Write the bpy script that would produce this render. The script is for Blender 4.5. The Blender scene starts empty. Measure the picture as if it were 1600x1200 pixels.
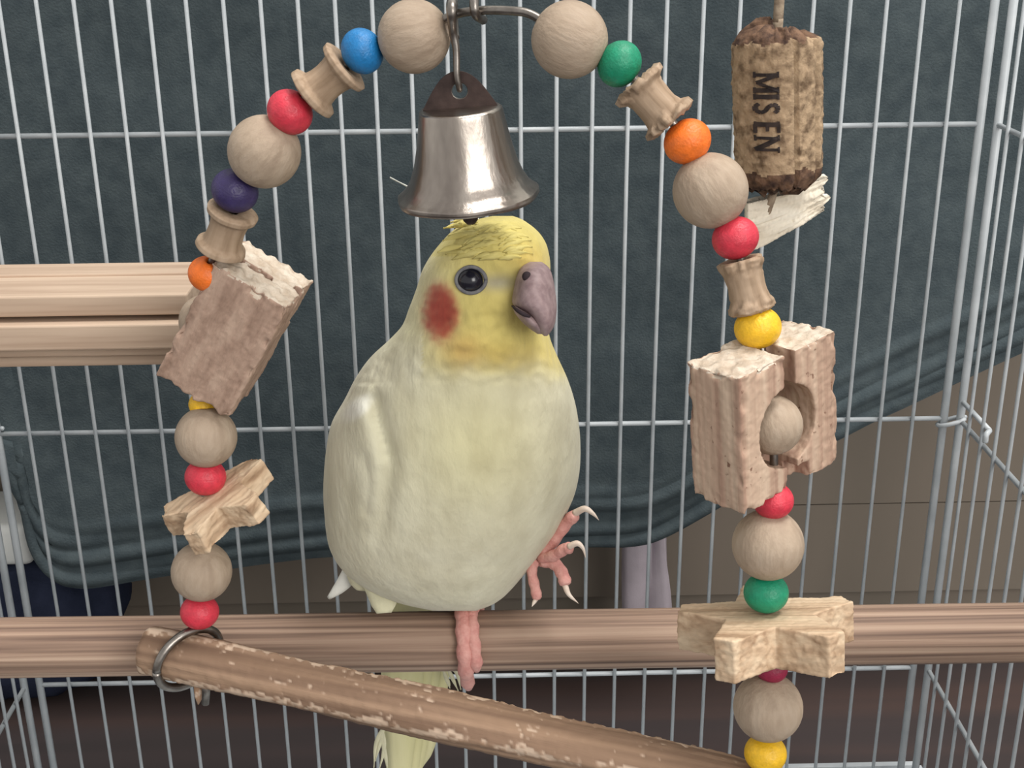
import bpy, bmesh, math, random
import numpy as np
from mathutils import Vector, Matrix, noise
random.seed(7); rng = np.random.default_rng(7)
sc = bpy.context.scene
COL = sc.collection

# ------------------------------------------------------------------ camera
S = 0.75                      # metres per survey unit (cage wires 13.5 mm apart)
FPX = 2000.0
CAMZ = 0.46
PITCH, YAW, ROLL = [math.radians(a) for a in (21.253, 1.052, -0.544)]
F_ = Vector((math.sin(YAW)*math.cos(PITCH), math.cos(YAW)*math.cos(PITCH), -math.sin(PITCH)))
R0 = Vector((math.cos(YAW), -math.sin(YAW), 0)); U0 = R0.cross(F_)
R_ = math.cos(ROLL)*R0 + math.sin(ROLL)*U0
U_ = -math.sin(ROLL)*R0 + math.cos(ROLL)*U0
CAM = Vector((0, 0, CAMZ))
cam = bpy.data.cameras.new('camera'); camo = bpy.data.objects.new('camera', cam); COL.objects.link(camo)
cam.sensor_width = 36; cam.lens = FPX/1600*36; cam.clip_start = 0.01
m = Matrix((R_, U_, -F_)).transposed().to_4x4(); m.translation = CAM
camo.matrix_world = m
sc.camera = camo
cam.dof.use_dof = False

# ------------------------------------------------------------------ light
w = bpy.data.worlds.new('room_light'); sc.world = w; w.use_nodes = True
w.node_tree.nodes['Background'].inputs[0].default_value = (1.0, 0.98, 0.95, 1)
w.node_tree.nodes['Background'].inputs[1].default_value = 0.80
def area(name, loc, target, size, sy, power, col):
    l = bpy.data.lights.new(name, 'AREA'); l.shape = 'RECTANGLE'; l.size = size; l.size_y = sy
    l.energy = power; l.color = col
    o = bpy.data.objects.new(name, l); COL.objects.link(o); o.location = loc
    o.rotation_euler = (Vector(target)-Vector(loc)).to_track_quat('-Z', 'Y').to_euler()
    return o
area('ceiling_lamp_offscreen', (0.62, 0.20, 2.38), (0, 0.4, 0.2), 0.8, 0.8, 48, (1.0, 0.97, 0.93))
area('window_right_offscreen', (1.20, -1.85, 1.42), (0, 0.4, 0.3), 1.3, 1.3, 45, (1.0, 0.97, 0.93))
sc.view_settings.view_transform = 'Standard'; sc.view_settings.look = 'None'
sc.view_settings.exposure = 0.0; sc.view_settings.gamma = 1.0
sc.view_settings.use_curve_mapping = False

# ------------------------------------------------------------------ helpers
def sig(v): return 1/(1+math.exp(max(-50, min(50, v))))
def at(x, y, Y):
    """world point where the line of sight through (x, y) meets the upright plane Y (survey units)"""
    x, y, Y = float(x), float(y), float(Y)
    d = F_ + (x-800)/FPX*R_ - (y-600)/FPX*U_
    return CAM + d*(Y*S/d.y)
def atd(x, y, d):
    x, y, d = float(x), float(y), float(d)
    return CAM + (F_ + (x-800)/FPX*R_ - (y-600)/FPX*U_)*(d*S)
def dep(p): return (p-CAM).dot(F_)
def px(p, n):                 # n pixels as a length at point p
    return float(n)*dep(p)/FPX
def lin(c):
    return tuple(((v/255)/12.92 if v/255 <= 0.04045 else ((v/255+0.055)/1.055)**2.4) for v in c)
def mixc(a, b_, t): t = max(0, min(1, t)); return [a[i]*(1-t)+b_[i]*t for i in range(3)]
def wloc(o):
    v = Vector((0, 0, 0))
    while o: v = v + o.location; o = o.parent
    return v
def mk(name, V, Fc, mat, parent=None, smooth=True, origin=None):
    V = [Vector(v) for v in V]
    if origin is None:
        a = np.array(V); origin = Vector((a.max(0)+a.min(0))/2)
    me = bpy.data.meshes.new(name)
    me.from_pydata([tuple(v-origin) for v in V], [], [tuple(int(i) for i in f) for f in Fc]); me.update()
    if smooth: me.polygons.foreach_set('use_smooth', [True]*len(me.polygons))
    if mat: me.materials.append(mat)
    o = bpy.data.objects.new(name, me); COL.objects.link(o)
    o.parent = parent
    o.location = origin - (wloc(parent) if parent else Vector((0, 0, 0)))
    return o
def empty(name, loc):
    o = bpy.data.objects.new(name, None); COL.objects.link(o); o.location = loc; o.empty_display_size = 0.02
    return o
def tag(o, label, cat, group=None, kind=None):
    o['label'] = label
    if cat: o['category'] = cat
    if group: o['group'] = group
    if kind: o['kind'] = kind
    return o
def spline(pts, n=8):
    P = [Vector(p) for p in pts]; out = []
    for i in range(len(P)-1):
        a = P[i-1] if i else P[0]*2-P[1]; b, c = P[i], P[i+1]
        d = P[i+2] if i+2 < len(P) else P[-1]*2-P[-2]
        for k in range(n):
            t = k/n
            out.append(0.5*((2*b)+(c-a)*t+(2*a-5*b+4*c-d)*t*t+(3*b-a-3*c+d)*t**3))
    out.append(P[-1]); return out
def tube(pts, rad, n=8, V=None, Fc=None, flat=1.0, flatdir=None):
    """tapered tube with rounded-off ends"""
    V = [] if V is None else V; Fc = [] if Fc is None else Fc
    P = [Vector(p) for p in pts]
    if not hasattr(rad, '__len__'): rad = [rad]*len(P)
    rad = [float(q) for q in np.interp(np.linspace(0, 1, len(P)), np.linspace(0, 1, len(rad)), rad)]
    T = []
    for i in range(len(P)):
        T.append((P[min(i+1, len(P)-1)]-P[max(i-1, 0)]).normalized())
    nrm = T[0].orthogonal().normalized() if flatdir is None else (flatdir-T[0]*flatdir.dot(T[0])).normalized()
    b0 = len(V)
    for i, p in enumerate(P):
        nrm = (nrm - T[i]*nrm.dot(T[i])).normalized(); bi = T[i].cross(nrm)
        for k in range(n):
            a = 2*math.pi*k/n
            V.append(p + rad[i]*(math.cos(a)*nrm*flat + math.sin(a)*bi))
    for i in range(len(P)-1):
        for k in range(n):
            k2 = (k+1) % n
            Fc.append((b0+i*n+k, b0+i*n+k2, b0+(i+1)*n+k2, b0+(i+1)*n+k))
    Fc.append(tuple(b0+k for k in range(n))[::-1]); e = b0+(len(P)-1)*n
    Fc.append(tuple(e+k for k in range(n)))
    return V, Fc
def lathe(prof, n=40, mod=None):
    """profile [(r,z)] turned about local z; mod(r,z,a) may disturb the radius"""
    V, Fc = [], []
    for r, z in prof:
        for k in range(n):
            a = 2*math.pi*k/n
            rr, zz = (r, z) if mod is None else mod(r, z, a)
            V.append(Vector((rr*math.cos(a), rr*math.sin(a), zz)))
    for i in range(len(prof)-1):
        for k in range(n):
            k2 = (k+1) % n
            Fc.append((i*n+k, i*n+k2, (i+1)*n+k2, (i+1)*n+k))
    return V, Fc
def box(c, ex, ey, ez, V=None, Fc=None):
    V = [] if V is None else V; Fc = [] if Fc is None else Fc; b = len(V)
    for sx in (-1, 1):
        for sy in (-1, 1):
            for sz in (-1, 1): V.append(Vector(c)+sx*Vector(ex)+sy*Vector(ey)+sz*Vector(ez))
    for f in ((0, 1, 3, 2), (4, 6, 7, 5), (0, 4, 5, 1), (2, 3, 7, 6), (0, 2, 6, 4), (1, 5, 7, 3)):
        Fc.append(tuple(b+i for i in f))
    return V, Fc
def axes_box(c, dx, dy, dz, V=None, Fc=None):
    return box(c, (dx/2, 0, 0), (0, dy/2, 0), (0, 0, dz/2), V, Fc)
def frame_to(axis, hint=None):
    z = Vector(axis).normalized()
    x = z.orthogonal() if hint is None else Vector(hint)-z*Vector(hint).dot(z)
    x.normalize(); y = z.cross(x)
    return Matrix((x, y, z)).transposed()
def fbm(p, s, o=3):
    return noise.fractal(Vector(p)*s, 0.6, 2.1, o)
def voxel_mesh(V, Fc, cutters, vox, smooth=2):
    """cut holes, remesh to an even skin and return arrays"""
    def tmp(V, Fc):
        me = bpy.data.meshes.new('t'); me.from_pydata([tuple(v) for v in V], [], Fc)
        bm = bmesh.new(); bm.from_mesh(me); bmesh.ops.recalc_face_normals(bm, faces=bm.faces); bm.to_mesh(me); bm.free()
        o = bpy.data.objects.new('t', me); COL.objects.link(o); return o
    o = tmp(V, Fc); cs = []
    for cv, cf in cutters:
        c = tmp(cv, cf); cs.append(c)
        md = o.modifiers.new('b', 'BOOLEAN'); md.operation = 'DIFFERENCE'; md.object = c; md.solver = 'EXACT'
    md = o.modifiers.new('r', 'REMESH'); md.mode = 'VOXEL'; md.voxel_size = vox
    md = o.modifiers.new('s', 'SMOOTH'); md.iterations = smooth; md.factor = 0.5
    bpy.context.view_layer.update()
    dg = bpy.context.evaluated_depsgraph_get(); ev = o.evaluated_get(dg); me = ev.to_mesh()
    A = [v.co.copy() for v in me.vertices]; N = [v.normal.copy() for v in me.vertices]
    Q = [tuple(p.vertices) for p in me.polygons]
    ev.to_mesh_clear()
    for x in [o]+cs:
        md_ = x.data; bpy.data.objects.remove(x); bpy.data.meshes.remove(md_)
    return A, N, Q

# ------------------------------------------------------------------ materials
def mat_base(name, rough=0.6, metal=0.0, spec=0.3):
    m = bpy.data.materials.new(name); m.use_nodes = True
    b = m.node_tree.nodes['Principled BSDF']
    b.inputs['Roughness'].default_value = rough; b.inputs['Metallic'].default_value = metal
    b.inputs['Specular IOR Level'].default_value = spec
    return m, m.node_tree, b
def ramp(nt, cols, pos=None):
    r = nt.nodes.new('ShaderNodeValToRGB'); e = r.color_ramp.elements
    pos = pos or [i/(len(cols)-1) for i in range(len(cols))]
    while len(e) < len(cols): e.new(0.5)
    for i, c in enumerate(cols): e[i].position = pos[i]; e[i].color = (*lin(c), 1)
    return r
def noise_mat(name, c1, c2, scale=200, rough=0.6, bump=0.2, bscale=None, dist=0.0005, stretch=(1, 1, 1), metal=0, spec=0.3, detail=4, mid=(0.35, 0.65)):
    m, nt, b = mat_base(name, rough, metal, spec)
    tc = nt.nodes.new('ShaderNodeTexCoord'); mp = nt.nodes.new('ShaderNodeMapping'); mp.inputs['Scale'].default_value = stretch
    nt.links.new(tc.outputs['Object'], mp.inputs[0])
    n = nt.nodes.new('ShaderNodeTexNoise'); n.inputs['Scale'].default_value = scale; n.inputs['Detail'].default_value = detail
    nt.links.new(mp.outputs[0], n.inputs[0])
    r = ramp(nt, [c1, c2], list(mid)); nt.links.new(n.outputs[0], r.inputs[0]); nt.links.new(r.outputs[0], b.inputs['Base Color'])
    if bump:
        n2 = nt.nodes.new('ShaderNodeTexNoise'); n2.inputs['Scale'].default_value = bscale or scale*2; n2.inputs['Detail'].default_value = 5
        nt.links.new(mp.outputs[0], n2.inputs[0])
        bp = nt.nodes.new('ShaderNodeBump'); bp.inputs['Strength'].default_value = bump; bp.inputs['Distance'].default_value = dist
        nt.links.new(n2.outputs[0], bp.inputs['Height']); nt.links.new(bp.outputs[0], b.inputs['Normal'])
    return m
def wood_mat(name, cols, axis='X', bands=150, dist=3.0, rough=0.65, bump=0.25, fleck=None, along=0.06, bd=0.0004):
    """grain lines running along one local axis: stretched noise feeding a ramp, fine pores in relief"""
    m, nt, b = mat_base(name, rough, 0, 0.25)
    tc = nt.nodes.new('ShaderNodeTexCoord'); mp = nt.nodes.new('ShaderNodeMapping')
    mp.inputs['Scale'].default_value = tuple(along if a == axis else 1 for a in 'XYZ')
    nt.links.new(tc.outputs['Object'], mp.inputs[0])
    n = nt.nodes.new('ShaderNodeTexNoise'); n.inputs['Scale'].default_value = bands; n.inputs['Detail'].default_value = 3
    n.inputs['Distortion'].default_value = 0.3
    nt.links.new(mp.outputs[0], n.inputs[0])
    r = ramp(nt, cols, [0.3+0.4*i/(len(cols)-1) for i in range(len(cols))]); nt.links.new(n.outputs[0], r.inputs[0])
    out = r.outputs[0]
    if fleck:
        n3 = nt.nodes.new('ShaderNodeTexNoise'); n3.inputs['Scale'].default_value = fleck[1]; n3.inputs['Detail'].default_value = 4
        nt.links.new(tc.outputs['Object'], n3.inputs[0])
        r3 = ramp(nt, [(0, 0, 0), (255, 255, 255)], [fleck[2], fleck[2]+0.06]); nt.links.new(n3.outputs[0], r3.inputs[0])
        mx = nt.nodes.new('ShaderNodeMix'); mx.data_type = 'RGBA'
        nt.links.new(r3.outputs[0], mx.inputs['Factor']); nt.links.new(out, mx.inputs['A']); mx.inputs['B'].default_value = (*lin(fleck[0]), 1)
        out = mx.outputs['Result']
    nt.links.new(out, b.inputs['Base Color'])
    n2 = nt.nodes.new('ShaderNodeTexNoise'); n2.inputs['Scale'].default_value = bands*3; n2.inputs['Detail'].default_value = 4
    nt.links.new(mp.outputs[0], n2.inputs[0])
    bp = nt.nodes.new('ShaderNodeBump'); bp.inputs['Strength'].default_value = bump; bp.inputs['Distance'].default_value = bd
    nt.links.new(n2.outputs[0], bp.inputs['Height']); nt.links.new(bp.outputs[0], b.inputs['Normal'])
    return m
M = {}
M['wire'] = noise_mat('white_enamel', (158, 164, 168), (178, 183, 186), 60, 0.4, 0.05, spec=0.5)
M['blanket'] = noise_mat('slate_fleece', (64, 73, 77), (74, 83, 86), 120, 0.95, 0.4, 900, 0.001, spec=0.05)
M['cabinet'] = noise_mat('brown_laminate', (108, 100, 90), (122, 112, 101), 8, 0.6, 0.1, 300, stretch=(1, 1, 0.3))
M['floor'] = wood_mat('dark_boards', [(52, 48, 48), (60, 53, 53), (72, 59, 56)], 'X', 25, rough=0.5)
M['navy'] = noise_mat('navy_cloth', (34, 39, 54), (44, 49, 66), 60, 0.95, 0.4, 700, 0.001, spec=0.05)
M['white_box'] = noise_mat('white_card', (205, 208, 206), (222, 224, 220), 30, 0.7, 0.1)
M['lilac'] = noise_mat('lilac_cloth', (176, 166, 174), (188, 178, 186), 60, 0.9, 0.3, 800)
M['bead'] = wood_mat('bare_beech_bead', [(154, 136, 118), (167, 149, 130), (173, 156, 138)], 'Z', 2.6, along=0.3, rough=0.6, bump=0.12, bd=0.01)
def paint(name, c):
    d = tuple(int(v*0.9) for v in c)
    return noise_mat(name, d, c, 3.0, 0.42, 0.15, 9, 0.02, spec=0.45)
M['red'] = paint('red_dye', (214, 58, 76)); M['orange'] = paint('orange_dye', (244, 120, 40)); M['yellow'] = paint('yellow_dye', (240, 190, 40))
M['green'] = paint('green_dye', (22, 140, 104)); M['blue'] = paint('blue_dye', (28, 122, 186)); M['purple'] = paint('purple_dye', (56, 46, 92))
M['crimson'] = paint('crimson_dye', (160, 44, 76))
M['spool'] = wood_mat('spool_wood', [(140, 118, 96), (164, 141, 118), (176, 154, 132)], 'Z', 400, along=0.08, bump=0.3)
M['pine'] = wood_mat('pine_grain', [(146, 114, 98), (180, 152, 132), (200, 177, 155)], 'Z', 260, along=0.03, bump=0.5, fleck=((126, 96, 80), 420, 0.66))
M['block_rough'] = wood_mat('weathered_block', [(148, 122, 106), (170, 143, 126), (184, 158, 140)], 'Z', 300, along=0.3, bump=0.6, bd=0.0008)
M['lit_chewed_end'] = noise_mat('chewed_end_with_light', (184, 167, 148), (210, 198, 182), 300, 0.85, 0.7, 500, 0.001)  # pale chewed wood, with the overhead light on block tops painted in
M['star'] = wood_mat('star_pine', [(154, 126, 100), (192, 166, 138), (208, 186, 158)], 'X', 300, along=0.05, bump=0.4)
M['dowel'] = wood_mat('ribbed_pine_dowel', [(98, 79, 70), (150, 125, 108), (178, 154, 135)], 'X', 420, along=0.012, bump=0.4)
M['branch'] = wood_mat('peeled_branch', [(142, 110, 86), (172, 136, 108), (190, 154, 126)], 'X', 130, along=0.06, bump=0.5, fleck=((216, 190, 166), 160, 0.585), bd=0.0008)
M['ledge'] = wood_mat('ledge_pine', [(162, 138, 118), (182, 159, 139), (196, 174, 153)], 'X', 200, along=0.05, bump=0.2)
M['steel'] = noise_mat('dull_steel', (126, 120, 114), (150, 144, 138), 300, 0.35, 0.1, metal=1.0)
M['bell'] = noise_mat('worn_nickel', (138, 129, 122), (172, 163, 154), 110, 0.30, 0.35, 160, 0.0012, metal=1.0, stretch=(1, 1, 0.28), mid=(0.36, 0.6))
M['bell_dark'] = noise_mat('tarnished_strap', (62, 52, 50), (84, 70, 66), 200, 0.5, 0.2, metal=0.6)
M['cork'] = noise_mat('cork', (110, 90, 70), (168, 144, 116), 260, 0.85, 0.7, 500, 0.001, mid=(0.36, 0.52))
M['cork_dark'] = noise_mat('chewed_cork', (62, 46, 40), (124, 96, 76), 320, 0.9, 0.8, 500, 0.001)
M['ink'] = noise_mat('stamp_ink', (40, 34, 34), (62, 52, 48), 400, 0.8, 0.2)
M['rawhide'] = noise_mat('palm_strip', (198, 186, 166), (230, 222, 206), 120, 0.85, 0.7, 260, 0.001, stretch=(0.2, 1, 1))
M['cord'] = noise_mat('jute_cord', (126, 110, 94), (164, 148, 128), 400, 0.9, 0.5)
M['eye'] = noise_mat('dark_eye', (20, 20, 28), (28, 28, 38), 100, 0.18, 0, spec=0.5)
M['eye_ring'] = noise_mat('eye_skin', (98, 98, 102), (122, 121, 121), 600, 0.7, 0.4)
M['beak'] = noise_mat('horn_beak', (134, 113, 115), (160, 139, 139), 420, 0.5, 0.2, 500, 0.0006, spec=0.35)
M['nostril'] = noise_mat('nostril', (42, 32, 38), (52, 42, 46), 300, 0.8, 0.1)
M['toe'] = noise_mat('pink_scaly_skin', (204, 142, 134), (222, 168, 158), 350, 0.6, 0.5, 900, 0.0008)
M['claw'] = noise_mat('pale_claw', (206, 186, 170), (226, 212, 198), 200, 0.4, 0.05)
M['tail'] = noise_mat('yellow_quill', (204, 198, 148), (218, 212, 170), 90, 0.75, 0.4, 300, 0.0006, stretch=(1, 1, 0.15))
M['crest'] = noise_mat('yellow_crest', (196, 182, 108), (208, 196, 126), 200, 0.8, 0.3)
M['cream_quill'] = noise_mat('cream_quill', (196, 192, 164), (212, 208, 178), 200, 0.8, 0.3)
M['white_quill'] = noise_mat('white_quill', (210, 212, 204), (226, 226, 218), 200, 0.75, 0.3)
def plumage(name='plumage', stretch=(1, 1, 0.45), sheen=0.15):
    m, nt, b = mat_base(name, 0.85, 0, 0.15)
    a = nt.nodes.new('ShaderNodeAttribute'); a.attribute_name = 'Col'
    tc = nt.nodes.new('ShaderNodeTexCoord'); mp = nt.nodes.new('ShaderNodeMapping'); mp.inputs['Scale'].default_value = stretch
    nt.links.new(tc.outputs['Object'], mp.inputs[0])
    n = nt.nodes.new('ShaderNodeTexNoise'); n.inputs['Scale'].default_value = 120; n.inputs['Detail'].default_value = 5
    nt.links.new(mp.outputs[0], n.inputs[0])
    r = ramp(nt, [(236, 234, 230), (255, 255, 255)], [0.3, 0.6]); nt.links.new(n.outputs[0], r.inputs[0])
    mx = nt.nodes.new('ShaderNodeMix'); mx.data_type = 'RGBA'; mx.blend_type = 'MULTIPLY'; mx.inputs['Factor'].default_value = 1
    nt.links.new(a.outputs['Color'], mx.inputs['A']); nt.links.new(r.outputs[0], mx.inputs['B'])
    nt.links.new(mx.outputs['Result'], b.inputs['Base Color'])
    n2 = nt.nodes.new('ShaderNodeTexNoise'); n2.inputs['Scale'].default_value = 420; n2.inputs['Detail'].default_value = 5
    nt.links.new(mp.outputs[0], n2.inputs[0])
    bp = nt.nodes.new('ShaderNodeBump'); bp.inputs['Strength'].default_value = 0.45; bp.inputs['Distance'].default_value = 0.0012
    nt.links.new(n2.outputs[0], bp.inputs['Height']); nt.links.new(bp.outputs[0], b.inputs['Normal'])
    b.inputs['Sheen Weight'].default_value = sheen
    return m
M['plumage'] = plumage(); M['branch_col'] = plumage('peeled_branch', (0.08, 1, 1), 0.0)

# ------------------------------------------------------------------ the room behind the cage
FLOOR_Z = at(700, 1003, 0.95).z
fl = mk('floor', *axes_box((0, 0.6, FLOOR_Z-0.02), 4, 4, 0.04), M['floor'], smooth=False); tag(fl, 'dark brown wooden floor under the cage', None, kind='structure')
CY = 0.955*S
wl = mk('wall_back', *axes_box((0, 1.30, 1.2), 4, 0.05, 2.6), M['white_box'], smooth=False); tag(wl, 'pale room wall behind the cabinet', None, kind='structure')
# cabinet: carcass plus drawer fronts
cx0, cx1 = -0.62, 0.80
cab = empty('cabinet', (0.09, CY+0.2, FLOOR_Z))
tag(cab, 'brown wooden chest of drawers standing behind the cage under the blanket', 'cabinet')
cab_top = CAMZ+0.16
mk('body', *axes_box((0.09, CY+0.21, (FLOOR_Z+cab_top)/2), cx1-cx0, 0.40, cab_top-FLOOR_Z), M['cabinet'], cab, False)
z_seam = at(1300, 790, 0.95).z
zs = [FLOOR_Z+0.03, z_seam, z_seam+0.19, cab_top-0.01]
xm = at(972, 900, 0.95).x
for (a, b_) in ((cx0+0.01, xm), (xm+0.002, cx1-0.01)):
    for i in range(3):
        mk('drawer_front', *axes_box(((a+b_)/2, CY+0.004, (zs[i]+zs[i+1])/2), b_-a, 0.012, zs[i+1]-zs[i]-0.0007), M['cabinet'], cab, False)
# blanket
edge = [(20, 690), (40, 790), (58, 862), (88, 903), (130, 915), (200, 908), (350, 887), (500, 868), (700, 858), (900, 850), (985, 846), (1040, 830), (1120, 786), (1220, 726), (1330, 668), (1420, 628), (1500, 592), (1580, 555), (1700, 500), (1850, 430)]
E3 = spline([at(x, y, 0.83) for x, y in edge], 12)
V, Fc = [], []
NR = 120; top_z = cab_top+0.006
for i, e in enumerate(E3):
    ui = i/(len(E3)-1)
    H = top_z-e.z
    # column foot spread: left end of the hem fans out so the cloth runs past the frame
    for j in range(NR+6):
        if j < NR:
            t = j/(NR-1); h = H*t**1.7
            p = Vector((e.x - 0.22*max(0, 0.06-ui)/0.06*min(1, h/0.12), e.y, e.z+h))
            fold = 0
            for k, (hk, ak) in enumerate(((0.003, 0.004), (0.0105, 0.0035), (0.018, 0.0035), (0.026, 0.004), (0.034, 0.003))):
                wv = hk+0.0015*math.sin(ui*9+k*1.7)
                fold += ak*(0.55+0.45*math.sin(ui*13+k*2.3))*math.exp(-((h-wv)/0.0026)**2)
            fold += 0.006*math.sin(p.x*11+1.0)*min(1, h/0.1) + 0.003*fbm(p, 7)
            p.y -= fold
            lim = CY-0.010
            back = 0
        else:
            t = (j-NR+1)/6
            p = Vector((e.x - 0.22*max(0, 0.06-ui)/0.06, e.y + (CY+0.14-e.y)*t, top_z+0.003*math.sin(t*3.1)))
        if j >= NR-6 and j < NR:            # lean back onto the cabinet's top edge
            s = (j-NR+6)/6; p.y = p.y*(1-s*0.35)+(CY-0.012)*s*0.35
        V.append(p)
W_ = NR+6
for i in range(len(E3)-1):
    for j in range(W_-1): Fc.append((i*W_+j, (i+1)*W_+j, (i+1)*W_+j+1, i*W_+j+1))
bl = mk('blanket', V, Fc, M['blanket'])
md = bl.modifiers.new('thick', 'SOLIDIFY'); md.thickness = 0.005; md.offset = 0
tag(bl, 'dark slate green fleece blanket with ribbed hem hanging behind the cage', 'blanket')
# lilac strip hanging below the hem
c0 = at(1010, 820, 0.90); c1 = at(1010, 985, 0.90)
V, Fc = [], []
for i in range(13):
    t = i/12
    for k in range(9):
        s = k/8-0.5
        p = c0.lerp(c1, t); V.append(p+Vector((s*px(p, 64)*(0.94+0.12*t), 0.003*math.sin(s*9+t*2), 0)))
for i in range(12):
    for k in range(8): Fc.append((i*9+k, i*9+k+1, (i+1)*9+k+1, (i+1)*9+k))
ls = mk('cloth_strip', V, Fc, M['lilac']); md = ls.modifiers.new('thick', 'SOLIDIFY'); md.thickness = 0.004
tag(ls, 'pale lilac strip of cloth hanging down below the blanket hem', 'cloth')
# navy bag and the white box on it
bc = at(95, 1010, 0.98)
V, Fc = [], []
rx, ry = 0.145, 0.033; rz = (at(60, 858, 0.885).z-FLOOR_Z)/1.97
ctr = Vector((at(205, 1000, 0.90).x-rx, 0.672, FLOOR_Z+rz*0.97))
for i in range(41):
    th = math.pi*i/40
    for k in range(64):
        a = 2*math.pi*k/64
        e = lambda v, q: math.copysign(abs(v)**q, v)
        p = Vector((rx*e(math.sin(th), 0.55)*e(math.cos(a), 0.6), ry*e(math.sin(th), 0.55)*e(math.sin(a), 0.6), rz*e(math.cos(th), 0.6)))
        n_ = fbm(p+Vector((3, 1, 2)), 22)*0.006
        p = p*(1+n_/0.08); p.z = max(p.z, -rz*0.97)
        V.append(ctr+p)
for i in range(40):
    for k in range(64): Fc.append((i*64+k, (i+1)*64+k, (i+1)*64+(k+1) % 64, i*64+(k+1) % 64))
bag = mk('cloth_bag', V, Fc, M['navy']); tag(bag, 'dark navy cloth bag slumped on the floor beside the blanket', 'bag')
btop = ctr.z+rz*0.96
V, Fc = [], []
xr = at(64, 870, 0.88).x
bm = bmesh.new(); bmesh.ops.create_cube(bm, size=1)
bmesh.ops.scale(bm, vec=(0.13, 0.05, 0.026), verts=bm.verts); bmesh.ops.bevel(bm, geom=bm.edges[:], offset=0.005, segments=3, affect='EDGES', profile=0.5)
V = [v.co+Vector((xr-0.065, 0.672, btop+0.0125)) for v in bm.verts]; Fc = [[v.index for v in f.verts] for f in bm.faces]; bm.free()
wb = mk('tissue_pack', V, Fc, M['white_box']); tag(wb, 'small white pack lying on the navy cloth bag', 'pack')

# ------------------------------------------------------------------ cage
B = 0.018*S; X0 = -0.23443908*S; PY = 0.65025899*S; Z0 = CAMZ-0.11501142*S; RZ = 0.16244705*S
ZB = Z0-2*RZ-0.083*S; ZT = CAMZ+0.075*S
XL, XR = X0-2*B, X0+27*B
YF = 0.16*S
cage = empty('bird_cage', ((XL+XR)/2, (PY+YF)/2, FLOOR_Z))
tag(cage, 'white wire bird cage with thin upright bars and double corner posts', 'cage')
def rod(name, a, b_, r, parent, n=8):
    V, Fc = tube([a, b_], r, n); return mk(name, V, Fc, M['wire'], parent)
RW, RR, RP = 0.00080, 0.00105, 0.00165
# back panel: frame mesh with two posts and top and bottom rails
def panel(posts, rails, name='wire_panel'):
    V, Fc = [], []
    for a, b_ in posts: tube([a, b_], RP, 10, V, Fc)
    for a, b_ in rails: tube([a, b_], RR, 8, V, Fc)
    return mk(name, V, Fc, M['wire'], cage)
bp = panel([((XL, PY, ZB), (XL, PY, ZT)), ((XR, PY, ZB), (XR, PY, ZT))], [((XL, PY, ZB), (XR, PY, ZB)), ((XL, PY, ZT), (XR, PY, ZT))])
proto = rod('wire', (X0-B, PY-0.0014, ZB), (X0-B, PY-0.0014, ZT), RW, bp)
for i in range(0, 27):
    c = proto.copy(); COL.objects.link(c); c.location.x += (i+1)*B
for k in range(3): rod('rung', (XL, PY, Z0-k*RZ), (XR, PY, Z0-k*RZ), RR, bp)
SX = 0.0082*S
for side, xs in ((-1, XL-SX), (1, XR+SX)):
    y1 = PY-0.002
    sp = panel([((xs, y1, ZB), (xs, y1, ZT)), ((xs, YF, ZB), (xs, YF, ZT))], [((xs, y1, ZB), (xs, YF, ZB)), ((xs, y1, ZT), (xs, YF, ZT))])
    first = None; yy = y1-B
    while yy > YF+B*0.5:
        if first is None: first = rod('wire', (xs-side*0.0014, yy, ZB), (xs-side*0.0014, yy, ZT), RW, sp); y00 = yy
        else:
            c = first.copy(); COL.objects.link(c); c.location.y += yy-y00
        yy -= B
    for k in range(3): rod('rung', (xs, y1, Z0-k*RZ), (xs, YF, Z0-k*RZ), RR, sp)
    # short door rail with a hooked end, clips joining the posts
    if side > 0:
        q = at(1508, 630, 0.645)
        rod('door_rail', (xs, y1, q.z), (xs, y1-2.25*B, q.z), RR, sp)
        V, Fc = tube(spline([(xs, y1-2.25*B, q.z), (xs-0.002, y1-2.4*B, q.z-0.001), (xs-0.002, y1-2.4*B, q.z-0.004)], 4), RR*1.1, 8); mk('rail_hook', V, Fc, M['wire'], sp)
    for zc in ([Z0-RZ-0.001, Z0-3*RZ+0.012] if side > 0 else [Z0-RZ+0.001, Z0-3*RZ+0.012]):
        xc = (xs+(XR if side > 0 else XL))/2
        ring = [Vector((xc+math.cos(a)*SX*0.9, PY-0.001+0.0042*math.sin(a), zc+0.002*math.cos(a*1.0+0.5))) for a in np.linspace(0, 5.6, 22)]
        V, Fc = tube(ring, 0.00095, 8); mk('corner_clip', V, Fc, M['wire'], sp)
V, Fc = [], []
for a, b_ in (((XL-SX, PY, ZT), (XR+SX, PY, ZT)), ((XL-SX, YF, ZT), (XR+SX, YF, ZT)), ((XL-SX, PY, ZT), (XL-SX, YF, ZT)), ((XR+SX, PY, ZT), (XR+SX, YF, ZT))): tube([a, b_], RP, 8, V, Fc)
rp = mk('roof_panel', V, Fc, M['wire'], cage)
proto = rod('wire', (X0, PY, ZT), (X0, YF, ZT), RW, rp)
for i in range(1, 26):
    c = proto.copy(); COL.objects.link(c); c.location.x += i*B
rod('rung', (XL-SX, 0.43*S, ZT+0.001), (XR+SX, 0.43*S, ZT+0.001), RR, rp)
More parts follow.
